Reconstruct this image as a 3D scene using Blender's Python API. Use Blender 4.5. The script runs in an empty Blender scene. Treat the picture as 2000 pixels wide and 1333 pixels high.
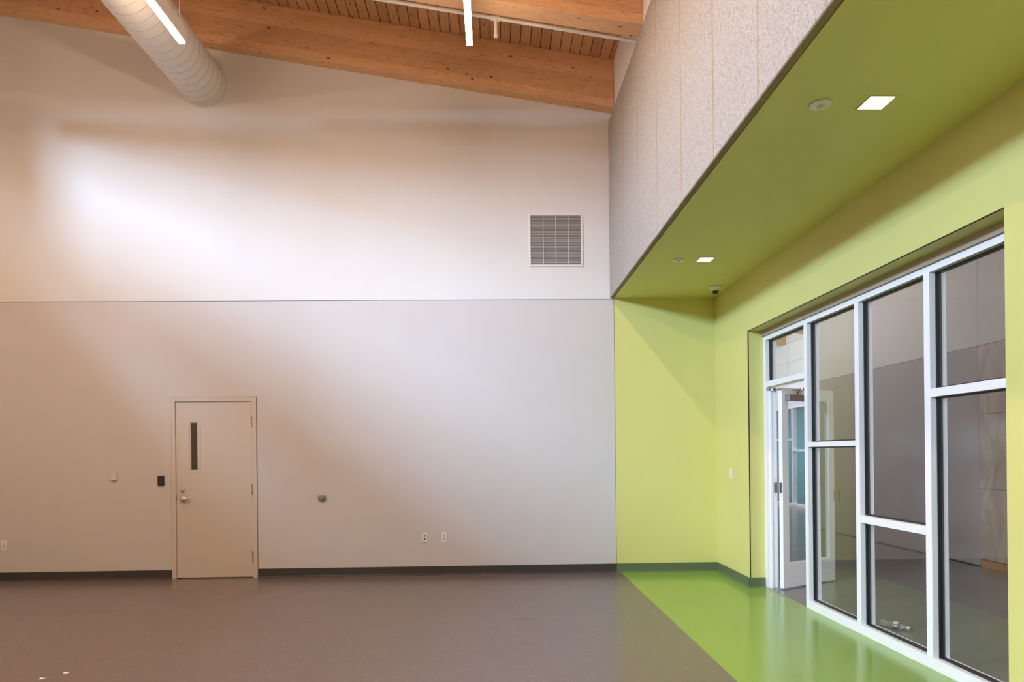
import bpy, bmesh, math, random
from mathutils import Matrix, Vector
random.seed(7)
PI = math.pi
C = bpy.context.scene.collection
sc = bpy.context.scene

# ------------------------------------------------------------------ camera
YAW, ROLL, CAMH = 0.0266, 0.0106, 1.4696
cd = bpy.data.cameras.new('camera')
cam = bpy.data.objects.new('camera', cd)
C.objects.link(cam)
cd.sensor_fit = 'HORIZONTAL'
cd.sensor_width = 36.0
cd.lens = 1333.0 / 2000.0 * 36.0
cd.shift_x = 0.0
cd.shift_y = (885.94 - 666.5) / 2000.0
cd.clip_start = 0.05
cam.matrix_world = (Matrix.Translation((0, 0, CAMH)) @ Matrix.Rotation(-YAW, 4, 'Z')
                    @ Matrix.Rotation(PI / 2, 4, 'X') @ Matrix.Rotation(-ROLL, 4, 'Z'))
sc.camera = cam

# ------------------------------------------------------------------ view / world / daylight
sc.view_settings.view_transform = 'Standard'
sc.view_settings.look = 'None'
sc.view_settings.exposure = 0.06
sc.view_settings.gamma = 1.0
sc.view_settings.use_curve_mapping = False
sc.cycles.use_denoising = True
sc.cycles.max_bounces = 14
sc.cycles.diffuse_bounces = 6
sc.cycles.glossy_bounces = 6
sc.cycles.transmission_bounces = 10
sc.cycles.transparent_max_bounces = 24
sc.cycles.caustics_reflective = False
sc.cycles.caustics_refractive = False
sc.cycles.sample_clamp_indirect = 6.0

W = bpy.data.worlds.new('world')
sc.world = W
W.use_nodes = True
W.node_tree.nodes['Background'].inputs[0].default_value = (0.62, 0.78, 1.0, 1)
W.node_tree.nodes['Background'].inputs[1].default_value = 0.6

DAY = (0.47, 0.735, 1.06)
WARM = (1.0, 0.725, 0.51)
PEND = 73.0          # radiance of the pendant diffusers
DOWN = 14.0


def area_light(name, loc, target, sx, sy, power, color):
    l = bpy.data.lights.new(name, 'AREA')
    l.shape = 'RECTANGLE'
    l.size, l.size_y = sx, sy
    l.energy = power
    l.color = color
    o = bpy.data.objects.new(name, l)
    C.objects.link(o)
    d = Vector(target) - Vector(loc)
    o.matrix_world = Matrix.Translation(loc) @ d.to_track_quat('-Z', 'Y').to_matrix().to_4x4()
    o['kind'] = 'helper'
    return o


# added area lights outside the left clerestory, placed to shape the daylight patch
# name, y range, z range, power of each added light
for nm, ya, yb_, za, zb_, e in (
        ('sky_fill_low', 0, 2, 5.6, 6.3, 1060),
        ('sky_fill_low_rear', -9.5, -5, 5.7, 6.6, 3067),
        ('sky_fill_mid_rear', -9.5, -4.8, 6.5, 7.4, 4591),
        ('sky_fill_mid', -0.3, 2.2, 6.6, 8.2, 2524),
        ('sky_fill_high_rear', -18, -12, 8.2, 9.2, 3029),
        ('sky_fill_high', -12, -3, 8.2, 9.2, 1136),
):
    yc, zc = (ya + yb_) / 2, (za + zb_) / 2
    area_light(nm, (-10.1, yc, zc), (0, yc, zc), yb_ - ya, zb_ - za, e, DAY)
# added fill for the lobby's far wall: unseen area light in a made-up opening
area_light('lobby_fill_far', (3.12, 16.2, 4.75), (8.0, 16.6, 3.6), 4.2, 0.8, 250, (0.80, 0.88, 1.0))
# added unseen area light at the lobby's near end, brightens jambs and open leaf
area_light('lobby_fill_near', (4.6, -3.9, 1.9), (4.6, 4.0, 1.6), 2.4, 3.0, 230, (0.74, 0.84, 1.0))

# ------------------------------------------------------------------ geometry helpers


def add_box(bm, x0, x1, y0, y1, z0, z1, M=None):
    vs = [bm.verts.new((x, y, z)) for x in (x0, x1) for y in (y0, y1) for z in (z0, z1)]
    if M is not None:
        for v in vs:
            v.co = M @ v.co
    f = [(0, 1, 3, 2), (4, 6, 7, 5), (0, 4, 5, 1), (2, 3, 7, 6), (0, 2, 6, 4), (1, 5, 7, 3)]
    for q in f:
        bm.faces.new([vs[i] for i in q])
    return vs


def add_prism(bm, pts, axis, a0, a1, M=None):
    """extrude a closed 2-D outline along an axis; pts are the two other coordinates in xyz order"""
    def mk(p, a):
        c = [p[0], p[1]]
        c.insert(axis, a)
        v = Vector(c)
        return bm.verts.new(M @ v if M is not None else v)
    A = [mk(p, a0) for p in pts]
    B = [mk(p, a1) for p in pts]
    n = len(pts)
    for i in range(n):
        bm.faces.new((A[i], A[(i + 1) % n], B[(i + 1) % n], B[i]))
    bm.faces.new(A)
    bm.faces.new(B)


def add_lathe(bm, prof, M, seg=32, cap=True):
    """prof: (radius, height) pairs about local Z"""
    rings = []
    for r, z in prof:
        rings.append([bm.verts.new(M @ Vector((r * math.cos(2 * PI * i / seg), r * math.sin(2 * PI * i / seg), z))) for i in range(seg)])
    for a, b in zip(rings, rings[1:]):
        for i in range(seg):
            bm.faces.new((a[i], a[(i + 1) % seg], b[(i + 1) % seg], b[i]))
    if cap:
        if prof[0][0] > 1e-5:
            bm.faces.new(rings[0])
        if prof[-1][0] > 1e-5:
            bm.faces.new(rings[-1])


def add_tube(bm, pts, r, seg=12, cap=True):
    pts = [Vector(p) for p in pts]
    rings = []
    up = Vector((0, 0, 1))
    for i, p in enumerate(pts):
        t = (pts[min(i + 1, len(pts) - 1)] - pts[max(i - 1, 0)]).normalized()
        a = t.cross(up)
        if a.length < 1e-3:
            a = t.cross(Vector((1, 0, 0)))
        a.normalize()
        b = t.cross(a)
        rings.append([bm.verts.new(p + a * (r * math.cos(2 * PI * k / seg)) + b * (r * math.sin(2 * PI * k / seg))) for k in range(seg)])
    for a, b in zip(rings, rings[1:]):
        for i in range(seg):
            bm.faces.new((a[i], a[(i + 1) % seg], b[(i + 1) % seg], b[i]))
    if cap:
        bm.faces.new(rings[0])
        bm.faces.new(rings[-1])


def obj(name, bm, mat, parent=None, bevel=0.0, smooth=False, seg=2):
    bmesh.ops.recalc_face_normals(bm, faces=bm.faces[:])
    me = bpy.data.meshes.new(name)
    bm.to_mesh(me)
    bm.free()
    if smooth:
        for p in me.polygons:
            p.use_smooth = True
        try:
            me.set_sharp_from_angle(angle=math.radians(40))
        except Exception:
            pass
    for m in (mat if isinstance(mat, (list, tuple)) else [mat]):
        me.materials.append(m)
    o = bpy.data.objects.new(name, me)
    C.objects.link(o)
    if parent is not None:
        o.parent = parent
        o.matrix_parent_inverse = Matrix.Translation(parent.location).inverted() if parent.type == 'EMPTY' and parent.rotation_euler.z == 0 else Matrix.Identity(4)
        # nested parents: meshes are in world coordinates with identity transforms
        if parent.type != 'EMPTY':
            o.matrix_parent_inverse = Matrix.Identity(4)
    if bevel:
        b = o.modifiers.new('bevel', 'BEVEL')
        b.width = bevel
        b.segments = seg
        b.limit_method = 'ANGLE'
    return o


def box(name, b, mat, parent=None, bevel=0.0):
    bm = bmesh.new()
    add_box(bm, *b)
    return obj(name, bm, mat, parent, bevel)


def boxes(name, bs, mat, parent=None, bevel=0.0):
    bm = bmesh.new()
    for b in bs:
        add_box(bm, *b)
    return obj(name, bm, mat, parent, bevel)


def tag(o, label=None, cat=None, group=None, kind=None):
    if label: o['label'] = label
    if cat: o['category'] = cat
    if group: o['group'] = group
    if kind: o['kind'] = kind
    return o


def struct(o, label=None, cat=None):
    return tag(o, label, cat, None, 'structure')


def empty(name, loc):
    o = bpy.data.objects.new(name, None)
    o.location = loc
    o.empty_display_size = 0.1
    C.objects.link(o)
    return o


# ------------------------------------------------------------------ materials
def mat_new(name):
    m = bpy.data.materials.new(name)
    m.use_nodes = True
    nt = m.node_tree
    return m, nt, nt.nodes['Principled BSDF']


def N(nt, t, **kw):
    n = nt.nodes.new(t)
    for k, v in kw.items():
        setattr(n, k, v)
    return n


def coords(nt, scale=(1, 1, 1), rot=(0, 0, 0)):
    tc = N(nt, 'ShaderNodeTexCoord')
    mp = N(nt, 'ShaderNodeMapping')
    mp.inputs['Scale'].default_value = scale
    mp.inputs['Rotation'].default_value = rot
    mp.inputs['Location'].default_value = (3.71, 11.23, 5.437)
    nt.links.new(tc.outputs['Object'], mp.inputs['Vector'])
    return mp.outputs['Vector']


def noise(nt, vec, scale, detail=4, rough=.5, dist=0.0):
    n = N(nt, 'ShaderNodeTexNoise')
    n.inputs['Scale'].default_value = scale
    n.inputs['Detail'].default_value = detail
    n.inputs['Roughness'].default_value = rough
    n.inputs['Distortion'].default_value = dist
    nt.links.new(vec, n.inputs['Vector'])
    return n.outputs['Fac']


def ramp(nt, fac, stops):
    r = N(nt, 'ShaderNodeValToRGB')
    e = r.color_ramp.elements
    while len(e) < len(stops):
        e.new(0.5)
    for i, (p, c) in enumerate(stops):
        e[i].position = p
        e[i].color = (c[0], c[1], c[2], 1) if len(c) == 3 else c
    nt.links.new(fac, r.inputs['Fac'])
    return r.outputs['Color']


def mix(nt, fac, a, b, mode='MIX'):
    m = N(nt, 'ShaderNodeMix', data_type='RGBA', blend_type=mode)
    if isinstance(fac, (int, float)):
        m.inputs[0].default_value = fac
    else:
        nt.links.new(fac, m.inputs[0])
    for i, v in ((6, a), (7, b)):
        if isinstance(v, tuple):
            m.inputs[i].default_value = (v[0], v[1], v[2], 1)
        else:
            nt.links.new(v, m.inputs[i])
    return m.outputs[2]


def math_n(nt, op, a, b=None):
    m = N(nt, 'ShaderNodeMath', operation=op)
    for i, v in ((0, a), (1, b)):
        if v is None: continue
        if isinstance(v, (int, float)): m.inputs[i].default_value = v
        else: nt.links.new(v, m.inputs[i])
    return m.outputs[0]


def bump(nt, p, h, strength, dist):
    b = N(nt, 'ShaderNodeBump')
    b.inputs['Strength'].default_value = strength
    b.inputs['Distance'].default_value = dist
    nt.links.new(h, b.inputs['Height'])
    nt.links.new(b.outputs['Normal'], p.inputs['Normal'])


def paint(name, col, rough=0.55, var=0.02, bmp=0.0006, spec=0.35):
    m, nt, p = mat_new(name)
    v = coords(nt)
    n = noise(nt, v, 2.2, 3)
    c = mix(nt, n, tuple(x * (1 - var) for x in col), tuple(min(1, x * (1 + var)) for x in col))
    nt.links.new(c, p.inputs['Base Color'])
    p.inputs['Roughness'].default_value = rough
    p.inputs['Specular IOR Level'].default_value = spec
    if bmp:
        bump(nt, p, noise(nt, v, 420, 3), 0.25, bmp)
    return m


def flat(name, col, rough=0.4, metal=0.0, spec=0.5, emit=None, es=0.0):
    m, nt, p = mat_new(name)
    v = coords(nt)
    n = noise(nt, v, 35, 2)
    c = mix(nt, n, tuple(x * .985 for x in col), tuple(min(1, x * 1.015) for x in col))
    nt.links.new(c, p.inputs['Base Color'])
    p.inputs['Roughness'].default_value = rough
    p.inputs['Metallic'].default_value = metal
    p.inputs['Specular IOR Level'].default_value = spec
    if emit:
        p.inputs['Emission Color'].default_value = (*emit, 1)
        p.inputs['Emission Strength'].default_value = es
    return m


def glass_mat(name, tint=(0.93, 0.96, 0.95), refl=1.0):
    m = bpy.data.materials.new(name)
    m.use_nodes = True
    nt = m.node_tree
    nt.nodes.clear()
    out = N(nt, 'ShaderNodeOutputMaterial')
    g = N(nt, 'ShaderNodeNewGeometry')
    dot = N(nt, 'ShaderNodeVectorMath', operation='DOT_PRODUCT')
    nt.links.new(g.outputs['Normal'], dot.inputs[0])
    nt.links.new(g.outputs['Incoming'], dot.inputs[1])
    c = math_n(nt, 'ABSOLUTE', dot.outputs['Value'])
    k = math_n(nt, 'POWER', math_n(nt, 'SUBTRACT', 1.0, c), 5.0)
    f = math_n(nt, 'MULTIPLY', math_n(nt, 'ADD', math_n(nt, 'MULTIPLY', k, 0.96), 0.04), refl)
    f = math_n(nt, 'MINIMUM', f, 1.0)
    tr = N(nt, 'ShaderNodeBsdfTransparent')
    tr.inputs['Color'].default_value = (*tint, 1)
    gl = N(nt, 'ShaderNodeBsdfGlossy')
    gl.inputs['Roughness'].default_value = 0.0
    mx = N(nt, 'ShaderNodeMixShader')
    nt.links.new(f, mx.inputs[0])
    nt.links.new(tr.outputs[0], mx.inputs[1])
    nt.links.new(gl.outputs[0], mx.inputs[2])
    nt.links.new(mx.outputs[0], out.inputs[0])
    return m


def wood(name, along, base, dark, light, lam=0.0, board=0.0, knots=1.0, rough=0.45):
    """pine: grain stretched along axis `along` (0 x, 1 y); lam = lamination height; board = board width across"""
    m, nt, p = mat_new(name)
    st = [13.0, 13.0, 13.0]
    st[along] = 0.35
    tc = N(nt, 'ShaderNodeTexCoord')
    sep = N(nt, 'ShaderNodeSeparateXYZ')
    nt.links.new(tc.outputs['Object'], sep.inputs[0])
    # offset per lamination / per board so that the grain breaks there
    if lam:
        zz = math_n(nt, 'ADD', sep.outputs['Z'], math_n(nt, 'MULTIPLY', sep.outputs['X'], 0.158))
        idx = math_n(nt, 'FLOOR', math_n(nt, 'DIVIDE', zz, lam))
        cell = math_n(nt, 'MULTIPLY', idx, 7.31)
    elif board:
        zz = sep.outputs['X']
        idx = math_n(nt, 'FLOOR', math_n(nt, 'DIVIDE', math_n(nt, 'SUBTRACT', zz, 0.010), board))
        cell = math_n(nt, 'MULTIPLY', idx, 5.17)
    else:
        zz = sep.outputs['Z']
        cell = math_n(nt, 'MULTIPLY', zz, 0.0)
    comb = N(nt, 'ShaderNodeCombineXYZ')
    if along == 0:
        nt.links.new(math_n(nt, 'ADD', sep.outputs['X'], cell), comb.inputs[0])
        nt.links.new(sep.outputs['Y'], comb.inputs[1])
        nt.links.new(zz if lam else sep.outputs['Z'], comb.inputs[2])
    else:
        nt.links.new(sep.outputs['X'], comb.inputs[0])
        nt.links.new(math_n(nt, 'ADD', sep.outputs['Y'], cell), comb.inputs[1])
        nt.links.new(sep.outputs['Z'], comb.inputs[2])
    mp = N(nt, 'ShaderNodeMapping')
    mp.inputs['Scale'].default_value = st
    nt.links.new(comb.outputs[0], mp.inputs['Vector'])
    g1 = noise(nt, mp.outputs[0], 1.6, 3, .55, 0.4)
    # growth rings: sine of the stretched noise
    rings = math_n(nt, 'ABSOLUTE', math_n(nt, 'SINE', math_n(nt, 'MULTIPLY', g1, 46.0)))
    mp2 = N(nt, 'ShaderNodeMapping')
    st2 = [60.0, 60.0, 60.0]
    st2[along] = 1.2
    mp2.inputs['Scale'].default_value = st2
    nt.links.new(comb.outputs[0], mp2.inputs['Vector'])
    fine = noise(nt, mp2.outputs[0], 2.0, 4, .6)
    c = ramp(nt, rings, [(0.0, dark), (0.28, base), (0.75, light), (1.0, base)])
    c = mix(nt, math_n(nt, 'MULTIPLY', fine, 0.55), c, tuple(x * .72 for x in base))
    # tone per piece
    wn = N(nt, 'ShaderNodeTexWhiteNoise', noise_dimensions='1D')
    nt.links.new(cell, wn.inputs['W'])
    tone = ramp(nt, wn.outputs['Value'], [(0, (.80, .77, .74)), (1, (1.10, 1.10, 1.10))])
    c = mix(nt, 1.0, c, tone, 'MULTIPLY')
    if knots:
        vo = N(nt, 'ShaderNodeTexVoronoi', feature='F1')
        mp3 = N(nt, 'ShaderNodeMapping')
        s3 = [1, 1, 1]
        s3[along] = 0.55
        mp3.inputs['Scale'].default_value = s3
        nt.links.new(comb.outputs[0], mp3.inputs['Vector'])
        nt.links.new(mp3.outputs[0], vo.inputs['Vector'])
        vo.inputs['Scale'].default_value = 8.0
        kn = ramp(nt, vo.outputs['Distance'], [(0.0, (1, 1, 1)), (0.07, (1, 1, 1)), (0.11, (0, 0, 0))])
        bw = N(nt, 'ShaderNodeRGBToBW')
        nt.links.new(kn, bw.inputs[0])
        c = mix(nt, math_n(nt, 'MULTIPLY', bw.outputs[0], 0.9 * knots), c, tuple(x * .12 for x in base))
    if board:      # groove shade painted dark along the tongue-and-groove joints
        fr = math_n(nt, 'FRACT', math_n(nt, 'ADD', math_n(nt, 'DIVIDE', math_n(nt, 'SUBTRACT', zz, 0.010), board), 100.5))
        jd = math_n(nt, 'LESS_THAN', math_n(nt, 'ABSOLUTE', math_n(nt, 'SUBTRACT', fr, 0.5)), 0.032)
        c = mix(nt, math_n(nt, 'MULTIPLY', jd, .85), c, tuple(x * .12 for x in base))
    nt.links.new(c, p.inputs['Base Color'])
    p.inputs['Roughness'].default_value = rough
    p.inputs['Specular IOR Level'].default_value = 0.3
    bump(nt, p, fine, 0.15, 0.002)
    return m


def floor_mat(name, base, fleck, rough, streak, coat=0.0, spot=None, spec=0.5):
    m, nt, p = mat_new(name)
    v = coords(nt, (1, 1, 1))
    big = noise(nt, v, 0.9, 3)
    c = mix(nt, big, tuple(x * .97 for x in base), tuple(x * 1.03 for x in base))
    vs = coords(nt, (12, 36, 12) if streak else (90, 90, 90), (0, 0, 0.25 if streak else 0))
    s = noise(nt, vs, 2.0 if streak else 3.0, 5, .65, .15 if streak else 0)
    if streak:
        k = ramp(nt, s, [(0.575, (0, 0, 0)), (0.68, (1, 1, 1))])
        c = mix(nt, math_n(nt, 'MULTIPLY', k, 0.34), c, fleck)
        k2 = ramp(nt, s, [(0.22, (1, 1, 1)), (0.42, (0, 0, 0))])
        c = mix(nt, math_n(nt, 'MULTIPLY', k2, 0.16), c, tuple(x * .7 for x in base))
    else:
        k = ramp(nt, s, [(0.50, (0, 0, 0)), (0.72, (1, 1, 1))])
        c = mix(nt, math_n(nt, 'MULTIPLY', k, 0.5), c, fleck)
    if spot:
        tc = N(nt, 'ShaderNodeTexCoord')
        d = N(nt, 'ShaderNodeVectorMath', operation='DISTANCE')
        nt.links.new(tc.outputs['Object'], d.inputs[0])
        d.inputs[1].default_value = (spot[0], spot[1], 0)
        kk = ramp(nt, d.outputs['Value'], [(0.02, (.16, .16, .16)), (0.11, (0, 0, 0))])
        c = mix(nt, kk, c, tuple(x * .25 for x in base))
    nt.links.new(c, p.inputs['Base Color'])
    p.inputs['Roughness'].default_value = rough + .05
    p.inputs['Specular IOR Level'].default_value = spec
    p.inputs['Coat Weight'].default_value = coat
    p.inputs['Coat Roughness'].default_value = 0.12
    bump(nt, p, noise(nt, v, 60, 3), 0.06, 0.001)
    return m


def fibre_mat():
    m, nt, p = mat_new('wood_fibre_board')
    v = coords(nt)
    a = noise(nt, v, 75, 3, .6, 1.6)
    b = noise(nt, v, 190, 3, .6, 1.0)
    s = math_n(nt, 'ADD', math_n(nt, 'MULTIPLY', a, .6), math_n(nt, 'MULTIPLY', b, .4))
    c = ramp(nt, s, [(0.36, (.18, .15, .12)), (0.45, (.35, .32, .29)), (0.55, (.46, .435, .405)), (0.7, (.54, .515, .485))])
    big = noise(nt, v, 1.3, 2)
    c = mix(nt, big, c, (.78, .70, .64), 'MIX') if False else c
    nt.links.new(c, p.inputs['Base Color'])
    p.inputs['Roughness'].default_value = 0.95
    p.inputs['Specular IOR Level'].default_value = 0.1
    bump(nt, p, s, 0.7, 0.006)
    return m


M_white = paint('white_wall_paint', (.74, .72, .71), spec=.25)
M_grey = paint('warm_grey_wall_paint', (.62, .58, .57), spec=.3)
M_green = paint('lime_green_paint', (.68, .66, .235), spec=.35, rough=.45)
M_lobby_low = paint('taupe_wall_paint', (.35, .295, .28), spec=.3)
M_lobby_up = paint('light_taupe_wall_paint', (.60, .565, .55), spec=.3)
M_lobby_white = paint('lobby_white_paint', (.78, .78, .80), spec=.3)
M_teal = paint('teal_wall_paint', (.10, .34, .42), spec=.3)
M_door = paint('beige_door_enamel', (.62, .55, .49), rough=.38, bmp=0.0002, spec=.4)
M_tan = paint('tan_filler_strip', (.42, .35, .25), spec=.3)
M_gap = flat('dark_reveal', (.035, .03, .026), .8, spec=.1)
M_base = flat('charcoal_rubber_base', (.055, .048, .042), .45, spec=.4)
M_baseg = flat('olive_rubber_base', (.115, .15, .075), .45, spec=.4)
M_floor = floor_mat('grey_brown_linoleum', (.165, .130, .122), (.34, .29, .26), .20, True, spot=(0.245, 6.03), spec=.5)
M_floorg = floor_mat('green_rubber_floor', (.235, .40, .062), (.38, .55, .13), .14, False, spec=.55)
M_conc = floor_mat('polished_concrete', (.17, .165, .155), (.30, .29, .27), .12, True, spec=.5)
M_alum = flat('white_anodised_aluminium', (.90, .90, .93), .32, spec=.5)
M_black = flat('black_gasket', (.012, .012, .013), .4)
M_glass = glass_mat('storefront_glass', (.965, .98, .975), 1.35)
M_lite = glass_mat('vision_glass', (.75, .72, .70), 1.2)
M_metal = flat('satin_nickel', (.62, .58, .54), .28, metal=1.0)
M_steel = flat('brushed_steel', (.42, .42, .43), .38, metal=1.0)
M_bronze = flat('aged_brass', (.36, .29, .18), .4, metal=1.0)
M_plast = flat('white_plastic', (.80, .78, .76), .35)
M_plastd = flat('ivory_plastic', (.70, .66, .60), .4)
M_blackp = flat('black_plastic', (.015, .014, .013), .35)
M_slot = flat('slot_dark', (.03, .03, .05), .6)
M_duct = flat('galvanised_duct_painted', (.70, .655, .625), .42, spec=.45)
M_ridge = flat('duct_seam', (.46, .42, .39), .4, spec=.5)
M_pipe = flat('white_pipe_paint', (.80, .76, .71), .4)
M_house = flat('pendant_housing_paint', (.74, .70, .66), .4)
M_grille = flat('grille_enamel', (.78, .74, .70), .4)
M_grilled = flat('grille_inside', (.10, .085, .075), .8)
M_closer = flat('closer_body_paint', (.28, .25, .25), .35, metal=.3)
M_paper = flat('white_paper', (.85, .82, .78), .8)
M_speck = flat('dark_grit', (.02, .018, .016), .8)
M_lamp = flat('glowing_diffuser', (.9, .9, .9), .5, emit=WARM, es=PEND)
M_down = flat('downlight_lens', (.9, .9, .9), .5, emit=(1.0, .90, .76), es=DOWN)
M_beam = wood('glulam_pine', 0, (.78, .44, .235), (.38, .165, .065), (.90, .60, .36), lam=0.0381 * 3)
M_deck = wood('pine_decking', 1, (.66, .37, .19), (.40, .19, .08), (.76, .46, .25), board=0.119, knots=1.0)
M_fibre = fibre_mat()
M_fedge = flat('sawn_fibre_edge', (.40, .285, .20), .95, spec=.1)
M_fraw = flat('raw_fibre_edge', (.30, .245, .175), .95, spec=.1)


def plywood_mat():
    m, nt, p = mat_new('birch_plywood')
    v = coords(nt, (1, 1.4, .5))
    a = noise(nt, v, 2.4, 5, .6, 1.2)
    c = ramp(nt, a, [(.3, (.33, .235, .165)), (.5, (.41, .31, .225)), (.66, (.50, .41, .32))])
    nt.links.new(c, p.inputs['Base Color'])
    p.inputs['Roughness'].default_value = .35
    return m


M_ply = plywood_mat()
M_toe = flat('orange_wood_toe', (.42, .22, .09), .5)

# ------------------------------------------------------------------ dimensions
D = 8.324            # back wall plane
XL = -6.80           # left wall
YB = -4.2            # wall behind the camera
XP, XW = 1.44, 1.49  # acoustic panel face / wall behind it
XR = 2.734           # green right wall
XF = 2.9075          # storefront face
ZS = 3.357           # soffit
ZR = 3.345           # reveal between the two wall colours
SL = 0.158
zb = lambda x: 5.852 - SL * x      # underside of beams
zd = lambda x: zb(x) + 0.575       # underside of deck


def slab(name, xa, xb_, y0, y1, z0, mat, top_extra=0.0):
    """wall piece under the sloping deck"""
    bm = bmesh.new()
    add_prism(bm, [(xa, z0), (xb_, z0), (xb_, zd(xb_) + top_extra), (xa, zd(xa) + top_extra)], 1, y0, y1)
    return obj(name, bm, mat)


# ------------------------------------------------------------------ room shell
struct(box('floor', (XL - .2, 1.535, YB - .2, D + .15, -.12, 0), M_floor))
struct(box('floor_green', (1.535, XF, YB - .2, D + .15, -.12, 0), M_floorg))
struct(box('floor_lobby', (XF, 12.0, YB - .2, 21, -.12, -.001), M_conc))
tag(box('trim_4', (XF - .012, XF + .004, 6.32, 7.21, -.01, .003), M_tan), kind='structure')

DX0, DX1, DZ = -3.882, -2.862, 2.184       # door opening
struct(boxes('wall_back', [(XL - .2, DX0, D, D + .14, 0, ZR - .003), (DX0, DX1, D, D + .14, DZ, ZR - .003),
                           (DX1, XW - .003, D, D + .14, 0, ZR - .003)], M_grey))
struct(box('wall_back_green', (XW + .002, 2.95, D, D + .14, 0, ZS + .02), M_green))
struct(slab('wall_back_upper', XL - .2, XW, D, D + .14, ZR + .003, M_white, .0))
struct(boxes('trim_1', [(XL, XW, D + .006, D + .03, ZR - .01, ZR + .01), (XW - .006, XW + .006, D + .004, D + .03, 0, ZR)], M_gap))

# left wall with the clerestory strip (outside the frame, the source of the daylight)
CZ0, CZ1 = 4.95, 5.72
struct(boxes('wall_left', [(XL - .03, XL, YB, D, 0, CZ0), (XL - .03, XL, YB, D, CZ1, zd(XL) + .02),
                           (XL - .03, XL, 3.4, D, CZ0, CZ1), (XL - .03, XL, YB, -3.5, CZ0, CZ1)], M_white))
bmw = bmesh.new()
for i in range(2):
    y = 3.43 - i * 6.9
    add_box(bmw, XL - .025, XL - .002, y - .03, y, CZ0, CZ1)
struct(obj('window_2', bmw, M_alum))
struct(box('wall_rear', (XL - .2, 3.05, YB - .2, YB, 0, 8), M_ply))
struct(slab('wall_right_upper', XW, XW + .15, YB, D, ZS + .15, M_white))
# green soffit and green right wall with the storefront opening
OY0, OY1, OZ = 3.569, 7.266, 2.757
struct(box('ceiling_soffit', (XW + .001, 2.95, YB, D, ZS, ZS + .15), M_green))
struct(boxes('wall_right', [(XR, XF + .14, OY1, D, 0, ZS), (XR, XF + .14, OY0, OY1, OZ, ZS), (XR, XF + .14, YB, OY0, 0, ZS)], M_green))
struct(boxes('trim_2', [(XR + .006, XR + .016, OY1 - .0015, OY1 + .004, .105, OZ), (XR + .006, XR + .016, OY0, OY1, OZ - .0015, OZ + .004)], M_gap))
struct(box('trim_3', (XF - .02, XF + .10, OY0, OY1, 2.693, OZ), M_tan))

# deck and beams
bm = bmesh.new()
xs = []
x = XL - .2
BW = 0.119
n = int((XW + .2 - XL) / BW) + 3
x_start = 0.248 - BW * math.ceil((0.248 - XL) / BW + 1)
prof = []
g = .006
for i in range(n + 2):
    xa = x_start + i * BW
    prof += [(xa - g, zd(xa)), (xa, zd(xa) + .014), (xa + g, zd(xa))]
prof = [p for p in prof if XL - .3 < p[0] < XW + .15]
top = [(prof[-1][0], zd(prof[-1][0]) + .09), (prof[0][0], zd(prof[0][0]) + .09)]
add_prism(bm, prof + top, 1, YB - .2, D + .14)
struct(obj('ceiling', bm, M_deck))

names = ['at the back wall corner', 'second from the back wall', 'third from the back wall', 'fourth from the back wall',
         'fifth from the back wall', 'sixth from the back wall', 'seventh from the back wall', 'eighth from the back wall',
         'ninth from the back wall', 'tenth from the back wall', 'eleventh from the back wall', 'twelfth from the back wall',
         'thirteenth from the back wall', 'fourteenth from the back wall', 'fifteenth from the back wall', 'sixteenth from the back wall']
BEAMS = [(D - .155, D - .001), (6.58, 6.802), (4.98, 5.202), (3.38, 3.602), (1.78, 2.002), (.18, .402), (-1.42, -1.198)]
blab = ['glued laminated pine beam lying along the top of the back wall',
        'glued laminated pine beam with white pipe running along it, nearer than the wall beam',
        None, None, None, None, None]
for i, (y0, y1) in enumerate(BEAMS):
    bm = bmesh.new()
    xa, xb_ = XL, XW - .002
    add_prism(bm, [(xa, zb(xa)), (xb_, zb(xb_)), (xb_, zd(xb_) - .001), (xa, zd(xa) - .001)], 1, y0, y1)
    o = obj('ceiling_beam', bm, M_beam, bevel=.004)
    tag(o, blab[i] or 'glued laminated pine beam overhead, ' + names[i], 'beam', 'sloping pine ceiling beams')

# acoustic panels
edges = [D, 8.113, 7.378, 6.633, 5.878, 5.123, 4.373, 3.628, 2.883, 2.138, 1.393, .648, -.1, -.845, -1.59, -2.335, -3.08]
for i in range(len(edges) - 1):
    y1, y0 = edges[i], edges[i + 1]
    bm = bmesh.new()
    add_box(bm, XP, XW - .001, y0 + .003, y1 - .003, ZS, 5.5)
    o = obj('acoustic_panel', bm, [M_fibre, M_fraw, M_fedge], bevel=.006, seg=1)
    o.modifiers['bevel'].material = 2
    for p in o.data.polygons:
        if p.normal.z < -.5:
            p.material_index = 1
        elif abs(p.normal.y) > .5:
            p.material_index = 2
    tag(o, 'cream wood-fibre acoustic wall panel ' + names[i] + ' above the green soffit', 'wall panel', 'wood-fibre acoustic panels')


# baseboards: face plus cove toe
def base_profile(off, s):   # (distance from wall, height)
    return [(0, 0), (.020, 0), (.020, .004), (.013, .010), (.0095, .020), (.008, .103), (.006, .106), (0, .106)]


def baseboard(name, axis, a0, a1, wall, s, mat):
    bm = bmesh.new()
    pr = [(wall + s * d, z) for d, z in base_profile(0, 0)]
    add_prism(bm, pr, axis, a0, a1)
    return struct(obj(name, bm, mat))


baseboard('baseboard_back', 0, XL, DX0 - .002, D, -1, M_base)
baseboard('baseboard_back', 0, DX1 + .002, XW, D, -1, M_base)
baseboard('baseboard_back_green', 0, XW, XR, D, -1, M_baseg)
baseboard('baseboard_right', 1, OY1 - .001, D, XR, -1, M_baseg)
baseboard('baseboard_right', 0, XR - .02, XF - .002, OY1, -1, M_baseg)
baseboard('baseboard_right', 1, YB, OY0, XR, -1, M_baseg)
baseboard('baseboard_left', 1, YB, D, XL, 1, M_base)

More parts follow.
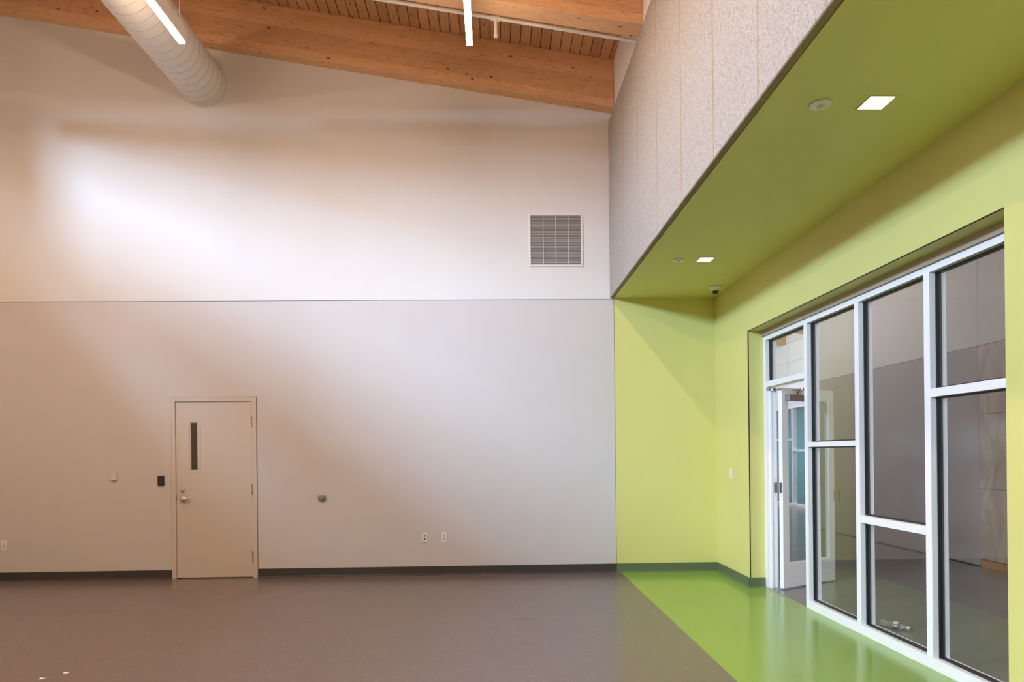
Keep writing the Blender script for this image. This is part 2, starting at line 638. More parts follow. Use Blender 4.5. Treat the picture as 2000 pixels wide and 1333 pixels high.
# ------------------------------------------------------------------ door in the back wall
dr = struct(empty('door_1', (-3.372, D, 0)), 'closed beige steel door with a narrow vision window, in the back wall', None)
yf = D - .012
bm = bmesh.new()
fw = .052
for (a, b, c, d_) in ((DX0, DX0 + fw, 0, DZ), (DX1 - fw, DX1, 0, DZ), (DX0 + fw, DX1 - fw, DZ - fw, DZ)):
    add_box(bm, a, b, yf, D + .10, c, d_)
# stop behind the leaf
for (a, b, c, d_) in ((DX0 + fw, DX0 + fw + .016, 0, DZ - fw), (DX1 - fw - .016, DX1 - fw, 0, DZ - fw), (DX0 + fw, DX1 - fw, DZ - fw - .016, DZ - fw)):
    add_box(bm, a, b, D + .052, D + .10, c, d_)
obj('door_frame', bm, M_door, dr, bevel=.003)
boxes('frame_shadow_gap', [(DX0 - .003, DX0, D - .004, D + .02, 0, DZ + .003), (DX1, DX1 + .003, D - .004, D + .02, 0, DZ + .003), (DX0 - .003, DX1 + .003, D - .004, D + .02, DZ, DZ + .003)], M_gap, dr)
LX0, LX1, LZ0, LZ1 = DX0 + fw + .004, DX1 - fw - .004, .012, DZ - fw - .004
VX0, VX1, VZ0, VZ1 = -3.660, -3.562, 1.300, 1.888
yl = D + .002
leaf = boxes('door_leaf', [(LX0, VX0, yl, yl + .045, LZ0, LZ1), (VX1, LX1, yl, yl + .045, LZ0, LZ1),
                           (VX0, VX1, yl, yl + .045, LZ0, VZ0), (VX0, VX1, yl, yl + .045, VZ1, LZ1)], M_door, dr)
bm = bmesh.new()
t = .028
for (a, b, c, d_) in ((VX0 - t, VX0, VZ0 - t, VZ1 + t), (VX1, VX1 + t, VZ0 - t, VZ1 + t), (VX0, VX1, VZ0 - t, VZ0), (VX0, VX1, VZ1, VZ1 + t)):
    add_box(bm, a, b, yl - .006, yl + .0005, c, d_)
for (a, b, c, d_) in ((VX0 - .001, VX0 + .010, VZ0, VZ1), (VX1 - .010, VX1 + .001, VZ0, VZ1), (VX0, VX1, VZ0 - .001, VZ0 + .010), (VX0, VX1, VZ1 - .010, VZ1 + .001)):
    add_box(bm, a, b, yl - .002, yl + .044, c, d_)
obj('vision_frame', bm, M_door, leaf, bevel=.0025)
box('vision_pane', (VX0 + .008, VX1 - .008, yl + .018, yl + .024, VZ0 + .008, VZ1 - .008), M_lite, leaf)
# lever
bm = bmesh.new()
R90 = Matrix.Rotation(PI / 2, 4, 'X')   # local z -> -y
add_lathe(bm, [(.034, 0), (.034, .008), (.030, .012), (.013, .014), (.0125, .048), (.010, .052)], Matrix.Translation((-3.748, yl, .957)) @ R90, 28)
add_tube(bm, [(-3.748, yl - .046, .957), (-3.728, yl - .050, .958), (-3.700, yl - .048, .959), (-3.665, yl - .046, .960), (-3.640, yl - .043, .960)], .0095, 12)
obj('lever_handle', bm, M_metal, leaf, smooth=True)
bm = bmesh.new()
add_lathe(bm, [(.024, 0), (.024, .007), (.020, .011), (.012, .012), (.012, .010), (.009, .010), (.009, .014), (.0, .014)], Matrix.Translation((-3.752, yl, 1.062)) @ R90, 28)
obj('deadbolt', bm, M_metal, leaf, smooth=True)
box('latch_strike', (DX0 + fw - .004, DX0 + fw + .004, yl - .012, yl + .02, .945, 1.005), M_blackp, dr)
for z in (1.88, 1.063, .253):
    bm = bmesh.new()
    xh = LX1 + .002
    add_lathe(bm, [(.0095, -.055), (.0095, .055)], Matrix.Translation((xh, yl - .008, z)), 14)
    add_lathe(bm, [(.0115, .055), (.0115, .060), (.003, .066)], Matrix.Translation((xh, yl - .008, z)), 14)
    add_lathe(bm, [(.0115, -.060), (.0115, -.055)], Matrix.Translation((xh, yl - .008, z)), 14)
    add_box(bm, xh - .012, xh + .012, yl - .002, yl + .003, z - .055, z + .055)
    obj('hinge', bm, M_bronze, leaf)
for x_, z_ in ((-3.224, 2.035), (-3.224, 2.012), (-2.967, 2.038), (-2.967, 2.016)):
    bm = bmesh.new()
    add_lathe(bm, [(.0065, 0), (.006, .003), (.0, .004)], Matrix.Translation((x_, yl, z_)) @ R90, 12)
    obj('screw_cap', bm, M_metal, leaf)

# room behind that door (dim, seen through the slit of glass)
struct(boxes('wall_store', [(-5.2, -5.1, D + .14, 11, 0, 3), (-1.6, -1.5, D + .14, 11, 0, 3), (-5.2, -1.5, 11, 11.1, 0, 3), (-5.2, -1.5, D + .14, 11.1, 3, 3.1), (-5.2, -1.5, D + .14, 11.1, -.1, 0)], M_grey))
area_light('store_room_fill', (-3.4, 10.0, 2.95), (-3.4, 10.0, 0), .5, .5, 7.0, WARM)  # added unseen fill, brightens the room behind the slit

# ------------------------------------------------------------------ storefront
wn = struct(empty('window_1', (XF, 5.4, 0)), 'white aluminium framed storefront glazing set in the green wall', None)
FD = .114
z0h, z1h = 2.645, 2.690
MUL = [(7.205, OY1), (6.248, 6.312), (5.352, 5.416), (4.466, 4.530), (OY0, OY0 + .06)]
for i, (a, b) in enumerate(MUL):
    box('mullion', (XF, XF + FD, a, b, .0, z1h), M_alum, wn, bevel=.0015)
# head and sill rails, per bay
for i in range(4):
    ya, yb_ = MUL[i + 1][1], MUL[i][0]
    box('head_rail', (XF, XF + FD, ya, yb_, z0h, z1h), M_alum, wn)
    if i > 0:
        box('sill_rail', (XF, XF + FD, ya, yb_, 0, .076), M_alum, wn)
cross = {0: [(2.145, 2.205)], 1: [(1.500, 1.545)], 2: [(.889, .947)], 3: [(1.813, 1.869)]}
for i, cs in cross.items():
    ya, yb_ = MUL[i + 1][1], MUL[i][0]
    for a, b in cs:
        box('cross_rail', (XF, XF + FD, ya, yb_, a, b), M_alum, wn)


def glaze(ya, yb_, za, zb_):
    bm = bmesh.new()
    g0, g1, w = XF + .040, XF + .076, .011
    add_box(bm, g0, g1, ya, ya + w, za, zb_)
    add_box(bm, g0, g1, yb_ - w, yb_, za, zb_)
    add_box(bm, g0, g1, ya + w, yb_ - w, za, za + w)
    add_box(bm, g0, g1, ya + w, yb_ - w, zb_ - w, zb_)
    obj('gasket', bm, M_black, wn)
    box('window_pane', (XF + .052, XF + .060, ya + .008, yb_ - .008, za + .008, zb_ - .008), M_glass, wn)


for i in range(4):
    ya, yb_ = MUL[i + 1][1], MUL[i][0]
    cuts = sorted(cross[i])
    if i == 0:
        glaze(ya, yb_, cuts[0][1], z0h)
    else:
        glaze(ya, yb_, .076, cuts[0][0])
        glaze(ya, yb_, cuts[0][1], z0h)

# door stop rebate of the storefront door frame
boxes('door_stop', [(XF + .035, XF + .055, 7.190, 7.205, 0, 2.145), (XF + .035, XF + .055, 6.312, 6.327, 0, 2.145), (XF + .035, XF + .055, 6.312, 7.205, 2.130, 2.145)], M_alum, wn)

# open leaf
hx, hy = 3.038, 7.110
ux, uy = 0.8671, 0.4981        # along the leaf
nx, ny = -0.4981, 0.8671       # through its thickness (away from the camera)
Ml = Matrix(((ux, nx, 0, hx), (uy, ny, 0, hy), (0, 0, 1, 0), (0, 0, 0, 1)))   # local x along, y thickness
d2 = struct(empty('door_2', (hx, hy, 0)), 'white framed glass door standing open beyond the storefront', None)
LW, LH = .895, 2.132


def lbox(name, bs, mat, parent, bevel=0.0):
    bm = bmesh.new()
    for b in bs:
        add_box(bm, *b, M=Ml)
    return obj(name, bm, mat, parent, bevel)


st = .10
lf = lbox('door_leaf', [(0, st, 0, .045, .012, LH), (LW - st, LW, 0, .045, .012, LH), (st, LW - st, 0, .045, .012, .265), (st, LW - st, 0, .045, LH - .115, LH)], M_alum, d2, .002)
lbox('door_pane', [(st - .005, LW - st + .005, .018, .026, .26, LH - .11)], M_glass, lf)
w = .010
lbox('glazing_bead', [(st, st + w, .006, .039, .265, LH - .115), (LW - st - w, LW - st, .006, .039, .265, LH - .115), (st + w, LW - st - w, .006, .039, .265, .265 + w), (st + w, LW - st - w, .006, .039, LH - .115 - w, LH - .115)], M_alum, lf)
lbox('door_closer', [(.05, .40, -.055, -.001, 1.995, 2.060)], M_closer, lf, .004)
bm = bmesh.new()
e = Ml @ Vector((.27, -.045, 2.118))
add_tube(bm, [(XF + .01, 7.20, 2.118), (XF + .05, 7.19, 2.118), tuple(e)], .009, 10)
add_tube(bm, [tuple(e + Vector((0, 0, .012))), tuple(Ml @ Vector((.24, -.03, 2.055)))], .014, 10)
add_lathe(bm, [(.022, -.012), (.022, .014)], Matrix.Translation(e), 16)
add_lathe(bm, [(.018, -.014), (.018, .014)], Matrix.Translation((XF + .06, 7.18, 2.118)), 16)
obj('closer_arm', bm, M_steel, lf)
bm = bmesh.new()
add_box(bm, LW - .012, LW + .035, -.045, .01, .905, 1.015, M=Ml)
o = obj('panic_latch', bm, M_bronze, lf, bevel=.004)
bm = bmesh.new()
add_box(bm, -.002, .0, .006, .040, 1.02, 1.13, M=Ml)
add_lathe(bm, [(.009, -.05), (.009, .05)], Matrix.Translation(Ml @ Vector((-.014, .03, 1.075))), 12)
obj('hinge', bm, M_steel, lf)
box('hinge', (XF + .075, XF + .110, 7.203, 7.206, 1.02, 1.13), M_steel, d2)
lbox('wedge_doorstop', [(LW - .16, LW + .01, .002, .045, 0, .011)], M_tan, lf)
bm = bmesh.new()
for z in (1.00, .985, 1.15, 1.165, .10, .13, .17):
    add_lathe(bm, [(.004, 0), (.004, .0015)], Matrix.Translation(Ml @ Vector((0, .022, z))) @ Matrix.Rotation(-PI / 2, 4, 'Y'), 8)
    add_lathe(bm, [(.004, 0), (.004, .0015)], Matrix.Translation((XF + .092, 7.205, z)) @ Matrix.Rotation(PI / 2, 4, 'X'), 8)
obj('screw', bm, M_steel, d2)

# ------------------------------------------------------------------ lobby beyond
XC = 6.03
struct(box('wall_lobby', (XC, XC + .15, 8.329, 13.0, 0.012, 2.742), M_lobby_low))
struct(boxes('wall_lobby_upper', [(XC, XC + .15, 8.329, 13.0, 2.748, 5.25), (XC, XC + .15, YB, 8.323, 2.748, 5.25)], M_lobby_up))
struct(boxes('trim_5', [(XC + .012, XC + .10, 8.31, 13.0, 0, .05), (XC + .012, XC + .10, YB, 13.0, 2.70, 2.79), (XC + .012, XC + .10, 8.30, 8.34, 0, 5.2), (XC + .012, XC + .05, YB, 8.33, .05, 2.75)], M_gap))
k = 0
for ys in ((6.0, 8.323), (3.57, 5.994), (1.1, 3.564)):
    for za, zb_ in ((.10, .967), (.973, 1.887), (1.893, 2.742)):
        o = box('plywood_panel', (XC, XC + .02, ys[0], ys[1], za, zb_), M_ply)
        tag(o, '%s birch plywood panel on the lobby wall, %s' % ({.10: 'lowest', .973: 'middle', 1.893: 'top'}[za],
            {6.0: 'seen through the right end pane', 3.57: 'second column, behind the green wall', 1.1: 'third column, behind the green wall'}[ys[0]]),
            'wall panel', 'plywood panels on the lobby wall')
struct(box('baseboard_lobby', (XC + .004, XC + .03, YB, 8.323, 0, .092), M_toe))
struct(box('wall_lobby_return', (XC + .15, 7.95, 12.85, 13.0, 0, 5.1), M_lobby_up))
XT = 7.8
struct(boxes('wall_lobby_far', [(XT, XT + .12, 13.0, 20.3, 2.62, 3.782), (XT, XT + .12, 13.0, 20.3, 3.788, 4.297), (XT, XT + .12, 13.0, 20.3, 4.303, 5.3),
                               (XT, XT + .12, 13.0, 15.6, 0, 2.62), (XT, XT + .12, 19.6, 20.3, 0, 2.62)], M_lobby_white))
struct(box('wall_lobby_end', (2.95, 12, 20.3, 20.45, 0, 6), M_lobby_white))
struct(boxes('wall_lobby_inner', [(2.95, 3.05, D, 20.3, 0, 4.2), (2.95, 3.05, YB, 13.9, 4.2, 5.9), (2.95, 3.05, 18.5, 20.3, 4.2, 5.9), (2.95, 3.05, 13.9, 18.5, 5.3, 5.9), (2.95, 3.05, YB, D, ZS, 4.2)], M_lobby_white))
struct(box('wall_lobby_rear', (3.05, 12, YB - .2, YB, 0, 6), M_lobby_up))
zb2 = lambda x: 4.284 + SL * (7.8 - x)
bm = bmesh.new()
add_prism(bm, [(2.95, zb2(2.95) + .575), (8.0, zb2(8.0) + .575), (8.0, zb2(8.0) + .68), (2.95, zb2(2.95) + .68)], 1, YB - .2, 20.4)
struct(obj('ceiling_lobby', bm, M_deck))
for i, y in enumerate((17.95, 16.35, 14.75)):
    bm = bmesh.new()
    add_prism(bm, [(3.05, zb2(3.05)), (XT - .002, zb2(XT)), (XT - .002, zb2(XT) + .574), (3.05, zb2(3.05) + .574)], 1, y, y + .22)
    tag(obj('ceiling_beam', bm, M_beam), ['pine beam farthest off, seen through the pane above the open door',
                                          'nearer pine beam seen through the pane above the open door',
                                          'pine beam over the lobby, hidden by the frame'][i], 'beam', 'lobby ceiling beams')
# far storefront with the teal room
w3 = struct(empty('window_3', (XT, 17.6, 0)), 'white framed lobby glazing with a teal room behind it', None)
for a, b in ((15.6, 15.66), (16.55, 16.61), (17.60, 17.66), (18.85, 18.91), (19.54, 19.6)):
    box('mullion', (XT - .01, XT + .10, a, b, 0, 2.62), M_alum, w3)
boxes('head_rail', [(XT - .009, XT + .10, 15.6, 19.6, 2.57, 2.62)], M_alum, w3)
boxes('sill_rail', [(XT - .009, XT + .10, 15.6, 19.6, 0.0, .075)], M_alum, w3)
boxes('cross_rail', [(XT - .005, XT + .09, 15.66, 17.60, 1.445, 1.495), (XT - .005, XT + .09, 17.66, 19.54, 1.735, 1.785)], M_alum, w3)
for a, b in ((15.66, 16.55), (16.61, 17.60), (17.66, 18.85), (18.91, 19.54)):
    box('window_pane', (XT + .04, XT + .048, a, b, .07, 2.58), M_glass, w3)
struct(boxes('wall_teal_room', [(11.5, 11.6, 13, 20.3, 0, 3), (XT + .12, 11.6, 12.9, 13.0, 0, 3), (XT + .12, 11.6, 20.2, 20.29, 0, 3)], M_teal))
struct(box('ceiling_teal_room', (XT + .12, 11.6, 12.9, 20.3, 3, 3.1), M_lobby_white))
area_light('teal_room_lamp', (9.7, 17.0, 2.95), (9.7, 17.0, 0), 1.2, 4.0, 150, (.85, .95, 1.0))
# added fill lamps over the lobby, outside the frame, to brighten its walls
for y in (-.5, 5.0, 10.5):
    o = box('lobby_fill_lamp', (4.5, 4.62, y - 1.3, y + 1.3, 4.30, 4.34), flat('lobby_fill_lens', (.9, .9, .9), .5, emit=(1.0, .86, .72), es=16.0) if y == -.5 else bpy.data.materials['lobby_fill_lens'])
    bm = bmesh.new()
    add_box(bm, 4.5, 4.62, y - 1.3, y + 1.3, 4.341, 4.44)
    for dy in (-1.1, 1.1):
        add_tube(bm, [(4.56, y + dy, 4.44), (4.56, y + dy, zb2(4.56) + .574)], .004, 6)
    hh = obj('housing', bm, M_house, o)
    tag(o, 'added linear fill lamp over the lobby, ' + {-.5: 'at its near end', 5.0: 'the middle one of three', 10.5: 'at its far end'}[y], 'lamp', 'added lobby fill lamps')

# small grey box on the lobby wall
bm = bmesh.new()
add_box(bm, XC - .03, XC - .001, 12.44, 12.53, .85, 1.07)
tag(obj('wall_box', bm, M_steel, bevel=.004), 'small grey metal box on the lobby wall, seen through the open glass door', 'wall box')

# ------------------------------------------------------------------ spiral duct
dx, dz, dr_ = -3.449, 5.959, .275
du = tag(empty('spiral_duct', (dx, D, dz)), 'fat round off-white spiral duct running overhead into the back wall', 'air duct')
bm = bmesh.new()
seg = 64
y0, y1 = YB, D - .001
rings = []
for y in (y0, y1):
    rings.append([bm.verts.new((dx + dr_ * math.cos(2 * PI * i / seg), y, dz + dr_ * math.sin(2 * PI * i / seg))) for i in range(seg)])
for i in range(seg):
    bm.faces.new((rings[0][i], rings[0][(i + 1) % seg], rings[1][(i + 1) % seg], rings[1][i]))
bm.faces.new(rings[0])
bm.faces.new(rings[1])
obj('duct_body', bm, M_duct, du, smooth=True)
bm = bmesh.new()
pitch = .125
pts = []
turns = int((y1 - y0 - .02) / pitch)
per = 40
for i in range(turns * per + 1):
    a = 2 * PI * i / per
    pts.append((dx + (dr_ + .0005) * math.cos(a), y1 - .01 - pitch * i / per, dz + (dr_ + .0005) * math.sin(a)))
add_tube(bm, pts, .0032, 5)
obj('spiral_seam', bm, M_ridge, du, smooth=True)
bm = bmesh.new()
add_lathe(bm, [(dr_ + .001, 0), (dr_ + .014, 0), (dr_ + .014, .004), (dr_ + .001, .004)], Matrix.Translation((dx, D - .0005, dz)) @ R90, 64, cap=False)
obj('wall_collar', bm, M_white, du)

# ------------------------------------------------------------------ linear pendants
PZ = 5.415
def make_pendant(x, label, y1=6.60, y0=-1.2):
    t = tag(empty('linear_pendant_light', (x, y1, PZ)), label, 'pendant light', 'long linear pendants hung from the beams')
    bm = bmesh.new()
    add_box(bm, x - .029, x + .029, y0, y1, PZ + .026, PZ + .165)
    obj('housing', bm, M_house, t, bevel=.002)
    bm = bmesh.new()
    add_box(bm, x - .0285, x + .0285, y0 + .002, y1 - .002, PZ, PZ + .0255)
    obj('diffuser', bm, M_lamp, t)
    for yc in (6.55, 3.6, 1.0, -1.0):
        bm = bmesh.new()
        add_tube(bm, [(x, yc, PZ + .165), (x, yc, PZ + .20)], .007, 10)
        add_tube(bm, [(x, yc, PZ + .20), (x, yc, (zb(x) if yc == 6.6 else zd(x)) - .001)], .0035, 8)
        add_lathe(bm, [(.0065, PZ + .285 - .012), (.0065, PZ + .285 + .012)], Matrix.Translation((x, yc, 0)), 10)
        obj('suspension_cable', bm, M_plast, t)
    return t


make_pendant(-.193, 'glowing linear pendant light in front of the two pine beams')
make_pendant(-2.934, 'glowing linear pendant light hung in front of the round duct')
make_pendant(-5.675, 'third linear pendant light, left of the round duct, outside the picture')

# ------------------------------------------------------------------ sprinkler pipe
zp = lambda x: 5.883 - SL * x
yp = 6.90
sp = tag(empty('sprinkler_pipe', (0, yp, zp(0))), 'thin white sprinkler pipe running along the nearer pine beam', 'pipe')
bm = bmesh.new()
add_tube(bm, [(XL, yp, zp(XL)), (XW - .001, yp, zp(XW))], .0185, 16)
obj('pipe_run', bm, M_pipe, sp, smooth=True)
bm = bmesh.new()
def on(x, d=0.0): return (x, yp, zp(x) + d)
add_tube(bm, [on(.065 - .042), on(.065 + .042)], .026, 16)
add_tube(bm, [on(.065 - .046), on(.065 - .036)], .029, 16)
add_tube(bm, [on(.065 + .036), on(.065 + .046)], .029, 16)
add_tube(bm, [on(.065), on(.065, -.045)], .022, 16)
obj('tee_fitting', bm, M_pipe, sp, smooth=True)
bm = bmesh.new()
add_tube(bm, [on(.345 - .008), on(.345 + .008)], .023, 16)
obj('pipe_clamp', bm, M_pipe, sp, smooth=True)
bm = bmesh.new()
x_ = .065
zt = zp(x_)
add_tube(bm, [(x_, yp, zt - .04), (x_, yp, zt - .165)], .0165, 14)
add_lathe(bm, [(.020, -.165), (.022, -.18), (.020, -.192), (.010, -.198), (.0, -.199)], Matrix.Translation((x_, yp, zt)), 16)
add_box(bm, x_ + .010, x_ + .026, yp - .004, yp + .004, zt - .182, zt - .172)
obj('sprinkler_drop', bm, M_pipe, sp, smooth=True)

# ------------------------------------------------------------------ return air grille
gx0, gx1, gz0, gz1 = .453, 1.115, 3.747, 4.393
gr = tag(empty('return_air_grille', ((gx0 + gx1) / 2, D, (gz0 + gz1) / 2)), 'square white louvred air grille high on the back wall', 'air vent')
bw = .024
bm = bmesh.new()
for b in ((gx0, gx1, gz0, gz0 + bw), (gx0, gx1, gz1 - bw, gz1), (gx0, gx0 + bw, gz0 + bw, gz1 - bw), (gx1 - bw, gx1, gz0 + bw, gz1 - bw)):
    add_box(bm, b[0], b[1], D - .012, D - .0005, b[2], b[3])
obj('grille_frame', bm, M_grille, gr, bevel=.003)
box('grille_back', (gx0 + bw, gx1 - bw, D - .0025, D - .0008, gz0 + bw, gz1 - bw), M_grilled, gr)
bm = bmesh.new()
nb = 42
for i in range(nb):
    z = gz0 + bw + (i + .5) * (gz1 - gz0 - 2 * bw) / nb
    M = Matrix.Translation((0, D - .007, z)) @ Matrix.Rotation(math.radians(38), 4, 'X')
    add_box(bm, gx0 + bw, gx1 - bw, -.0052, .0052, -.0007, .0007, M=M)
obj('louvre_blades', bm, M_grille, gr)
bm = bmesh.new()
for q in (.25, .5, .75):
    x_ = gx0 + bw + q * (gx1 - gx0 - 2 * bw)
    add_box(bm, x_ - .0025, x_ + .0025, D - .0125, D - .003, gz0 + bw, gz1 - bw)
obj('divider_bar', bm, M_grille, gr)
bm = bmesh.new()
for fx in (.16, .5, .84):
    for z in (gz0 + .012, gz1 - .012):
        add_lathe(bm, [(.004, 0), (.003, .002), (0, .0025)], Matrix.Translation((gx0 + fx * (gx1 - gx0), D - .012, z)) @ R90, 8)
bm.free()


# ------------------------------------------------------------------ wall devices
def plate(name, x, z, w, h, label, cat, mat=None, th=.006, group=None):
    t = tag(empty(name, (x, D, z)), label, cat, group)
    bm = bmesh.new()
    add_box(bm, x - w / 2, x + w / 2, D - th, D - .0003, z - h / 2, z + h / 2)
    obj('cover_plate', bm, mat or M_plast, t, bevel=.002)
    return t


def duplex(x, z, label):
    t = plate('wall_outlet', x, z, .070, .121, label, 'wall outlet', group='white duplex outlets')
    for s in (-1, 1):
        bm = bmesh.new()
        c = z + s * .0195
        add_lathe(bm, [(.0165, 0), (.0165, .0025), (0, .0026)], Matrix.Translation((x, D - .006, c)) @ R90, 20)
        r = obj('receptacle', bm, M_plastd, t)
        boxes('socket_slots', [(x - .0075, x - .0050, D - .0092, D - .0085, c - .004, c + .006), (x + .0050, x + .0075, D - .0092, D - .0085, c - .004, c + .006),
                               (x - .0025, x + .0025, D - .0092, D - .0085, c - .0115, c - .0070)], M_slot, r)
    bm = bmesh.new()
    add_lathe(bm, [(.003, 0), (.003, .002)], Matrix.Translation((x, D - .006, z)) @ R90, 8)
    obj('screw', bm, M_steel, t)


duplex(-.611, .457, 'white duplex outlet low on the back wall, right of the data plate')
duplex(-5.863, .430, 'white duplex outlet low on the wall at the far left of the picture')
t = plate('data_plate', -.851, .457, .070, .121, 'white data plate with two dark ports low on the back wall', 'data outlet')
boxes('data_port', [(-.860, -.842, D - .0085, D - .006, .466, .484)], M_slot, t)
boxes('data_port', [(-.860, -.842, D - .0085, D - .006, .430, .448)], M_slot, t)
t = plate('wall_sensor', -4.562, 1.243, .062, .098, 'small cream wall sensor left of the beige door and black reader', 'sensor', M_plastd, .022)
t = tag(empty('card_reader', (-4.003, D, 1.185)), 'small black card reader beside the latch side of the beige door', 'card reader')
box('reader_body', (-4.040, -3.966, D - .024, D - .0005, 1.128, 1.243), M_blackp, t, bevel=.005)
box('reader_face', (-4.034, -3.972, D - .0265, D - .024, 1.134, 1.237), flat('reader_face', (.03, .026, .024), .2), t, bevel=.002)
t = tag(empty('wall_bumper', (-2.084, D, .954)), 'round chrome door bumper on the back wall right of the beige door', 'door bumper')
bm = bmesh.new()
add_lathe(bm, [(.054, 0), (.054, .004), (.047, .014), (.040, .018), (.036, .016)], Matrix.Translation((-2.084, D - .0003, .954)) @ R90, 40, cap=False)
obj('bumper_ring', bm, M_metal, t, smooth=True)
bm = bmesh.new()
add_lathe(bm, [(.037, 0), (.036, .020), (.030, .030), (.012, .034), (0, .035)], Matrix.Translation((-2.086, D - .002, .957)) @ R90, 40)
obj('rubber_pad', bm, flat('grey_rubber', (.26, .22, .20), .35), t, smooth=True)
# rocker switch on the green right wall
t = tag(empty('light_switch', (XR, 7.80, 1.213)), 'white rocker light switch on the lime green right wall', 'light switch')
box('cover_plate', (XR - .006, XR - .0003, 7.765, 7.835, 1.153, 1.273), M_plast, t, bevel=.002)
box('rocker', (XR - .010, XR - .006, 7.783, 7.817, 1.180, 1.246), M_plast, t, bevel=.002)

# ------------------------------------------------------------------ soffit devices
def downlight(x, y, label):
    t = tag(empty('recessed_downlight', (x, y, ZS)), label, 'ceiling light', 'square recessed downlights in the green soffit')
    h, b = .066, .010
    bm = bmesh.new()
    for q in ((-h - b, h + b, -h - b, -h), (-h - b, h + b, h, h + b), (-h - b, -h, -h, h), (h, h + b, -h, h)):
        add_box(bm, x + q[0], x + q[1], y + q[2], y + q[3], ZS - .004, ZS - .0003)
    obj('trim_ring', bm, M_green, t)
    box('lens', (x - h, x + h, y - h, y + h, ZS - .0028, ZS - .0005), M_down, t)


downlight(2.098, 3.655, 'larger looking square downlight in the soffit, nearest the camera')
downlight(2.098, 6.655, 'smaller looking square downlight in the soffit, nearer the corner')


def detector(x, y, label, r=.058):
    t = tag(empty('smoke_detector', (x, y, ZS)), label, 'detector', 'round white discs on the green soffit')
    RD = Matrix.Translation((x, y, ZS - .0003)) @ Matrix.Rotation(PI, 4, 'X')
    bm = bmesh.new()
    add_lathe(bm, [(r * .93, 0), (r, .003), (r, .008), (r * .97, .010), (.022, .012), (0, .012)], RD, 40)
    obj('cover', bm, M_plast, t, smooth=True)
    bm = bmesh.new()
    add_lathe(bm, [(.021, .0118), (.021, .0155), (.018, .0155), (.018, .013)], RD, 28, cap=False)
    add_lathe(bm, [(.011, .0118), (.011, .017), (.008, .0185), (0, .019)], RD, 24)
    obj('centre_button', bm, M_plastd, t, smooth=True)


detector(1.800, 3.672, 'round white ceiling disc beside the nearer square downlight')
detector(1.832, 6.672, 'round white ceiling disc beside the farther square downlight')

t = tag(empty('dome_camera', (2.56, 7.76, ZS)), 'small white dome security camera on the soffit near the green corner', 'security camera')
RD = Matrix.Translation((2.56, 7.76, ZS - .0003)) @ Matrix.Rotation(PI, 4, 'X')
bm = bmesh.new()
add_lathe(bm, [(.078, 0), (.078, .010), (.066, .022), (.050, .040), (.040, .052), (.0, .052)], RD, 36)
obj('camera_base', bm, M_plast, t, smooth=True)
bm = bmesh.new()
add_lathe(bm, [(.038, .050), (.038, .056), (.034, .068), (.024, .080), (.010, .086), (0, .087)], RD, 28)
obj('camera_dome', bm, M_blackp, t, smooth=True)

# ------------------------------------------------------------------ bottle on the lobby floor
p0, p1 = Vector((3.205, 5.600, .031)), Vector((3.330, 5.405, .026))
ax = (p1 - p0).normalized()
Mb = Matrix.Translation(p0) @ ax.to_track_quat('Z', 'Y').to_matrix().to_4x4()
L = (p1 - p0).length
bt = tag(empty('water_bottle', (3.205, 5.6, 0)), 'empty clear plastic water bottle lying on the lobby floor behind glass', 'bottle')
M_pet, ntp, pp = mat_new('clear_plastic')
pp.inputs['Base Color'].default_value = (.95, .97, 1.0, 1)
pp.inputs['Transmission Weight'].default_value = .80
pp.inputs['Roughness'].default_value = .10
pp.inputs['IOR'].default_value = 1.35
bm = bmesh.new()
prf = [(.0, .006), (.018, .0), (.028, .004), (.031, .014)]
for i in range(9):
    h = .022 + i * .0085
    prf += [(.0305 - .004 * math.sin(PI * i / 8), h), (.0275 - .004 * math.sin(PI * i / 8), h + .004)]
prf += [(.029, .105), (.0305, .112), (.0305, .145), (.028, .160), (.021, .180), (.013, .196), (.0125, L - .018)]
add_lathe(bm, prf, Mb, 28)
obj('bottle_body', bm, M_pet, bt, smooth=True)
M_lab, ntl, pl_ = mat_new('bottle_label_print')
tc = N(ntl, 'ShaderNodeTexCoord')
sp_ = N(ntl, 'ShaderNodeSeparateXYZ')
ntl.links.new(tc.outputs['Generated'], sp_.inputs[0])
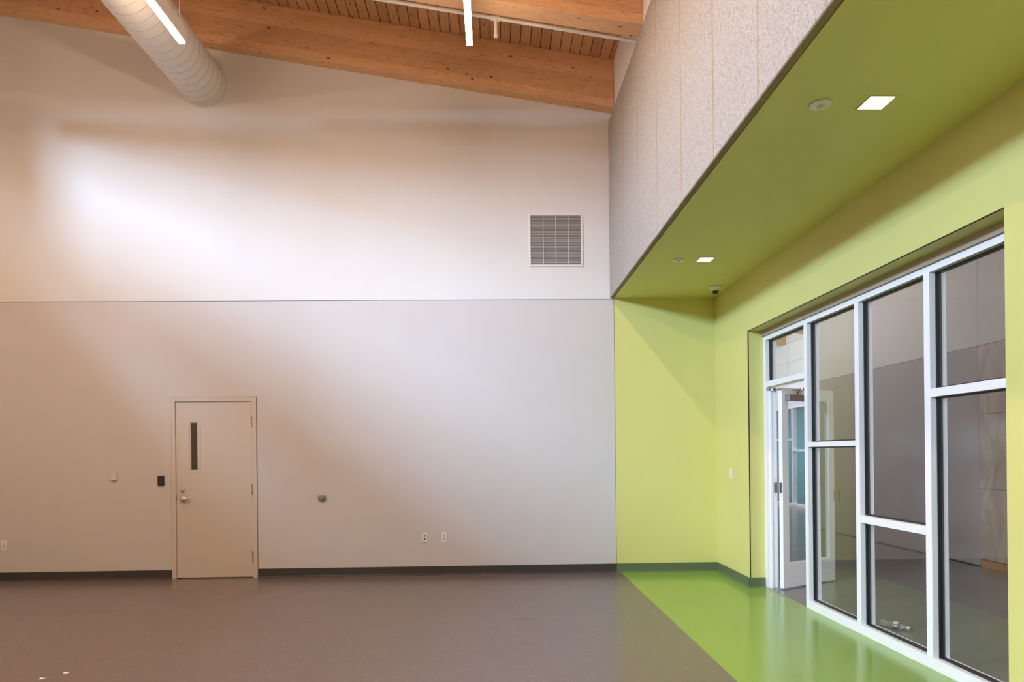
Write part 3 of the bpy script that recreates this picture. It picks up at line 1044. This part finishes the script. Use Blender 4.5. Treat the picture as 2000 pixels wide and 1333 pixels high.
colr = ramp(ntl, sp_.outputs['Z'], [(0, (.05, .08, .35)), (.44, (.05, .08, .35)), (.46, (.85, .85, .88)), (.60, (.85, .85, .88)), (.62, (.55, .04, .04)), (.74, (.55, .04, .04)), (.76, (.85, .85, .88))])
ntl.links.new(colr, pl_.inputs['Base Color'])
pl_.inputs['Roughness'].default_value = .35
bm = bmesh.new()
add_lathe(bm, [(.0312, .110), (.0312, .147)], Mb, 28, cap=False)
obj('bottle_label', bm, M_lab, bt, smooth=True)
bm = bmesh.new()
add_lathe(bm, [(.0145, L - .016), (.0150, L - .002), (.0135, L), (0, L)], Mb, 24)
obj('bottle_cap', bm, M_plast, bt, smooth=True)

# ------------------------------------------------------------------ scraps on the grey floor
def scrap(x, y, w, d, rot, label, mat, name='paper_scrap', group='small white scraps on the grey floor', h=.004):
    bm = bmesh.new()
    M = Matrix.Translation((x, y, 0)) @ Matrix.Rotation(rot, 4, 'Z')
    nn = 4
    vs = []
    for i in range(nn + 1):
        u = i / nn - .5
        zz = .0006 + h * (u * 2) ** 2
        vs.append([bm.verts.new(M @ Vector((u * w, s * d / 2, zz + q))) for s in (-1, 1) for q in (0, .0006)])
    for a, b in zip(vs, vs[1:]):
        bm.faces.new((a[1], a[3], b[3], b[1]))
        bm.faces.new((a[0], b[0], b[2], a[2]))
        bm.faces.new((a[0], a[1], b[1], b[0]))
        bm.faces.new((a[2], b[2], b[3], a[3]))
    bm.faces.new((vs[0][0], vs[0][2], vs[0][3], vs[0][1]))
    bm.faces.new((vs[-1][0], vs[-1][1], vs[-1][3], vs[-1][2]))
    tag(obj(name, bm, mat), label, 'scrap', group)


scrap(-2.935, 4.742, .034, .030, .35, 'small white paper scrap on the grey floor, the farther of two', M_paper)
scrap(-3.018, 4.625, .036, .030, .15, 'small white paper scrap on the grey floor, nearest the lower edge', M_paper)
scrap(-2.335, 4.78, .010, .010, .5, 'tiny dark speck of grit on the grey floor right of the white scraps', M_speck, 'floor_grit', None, .002)
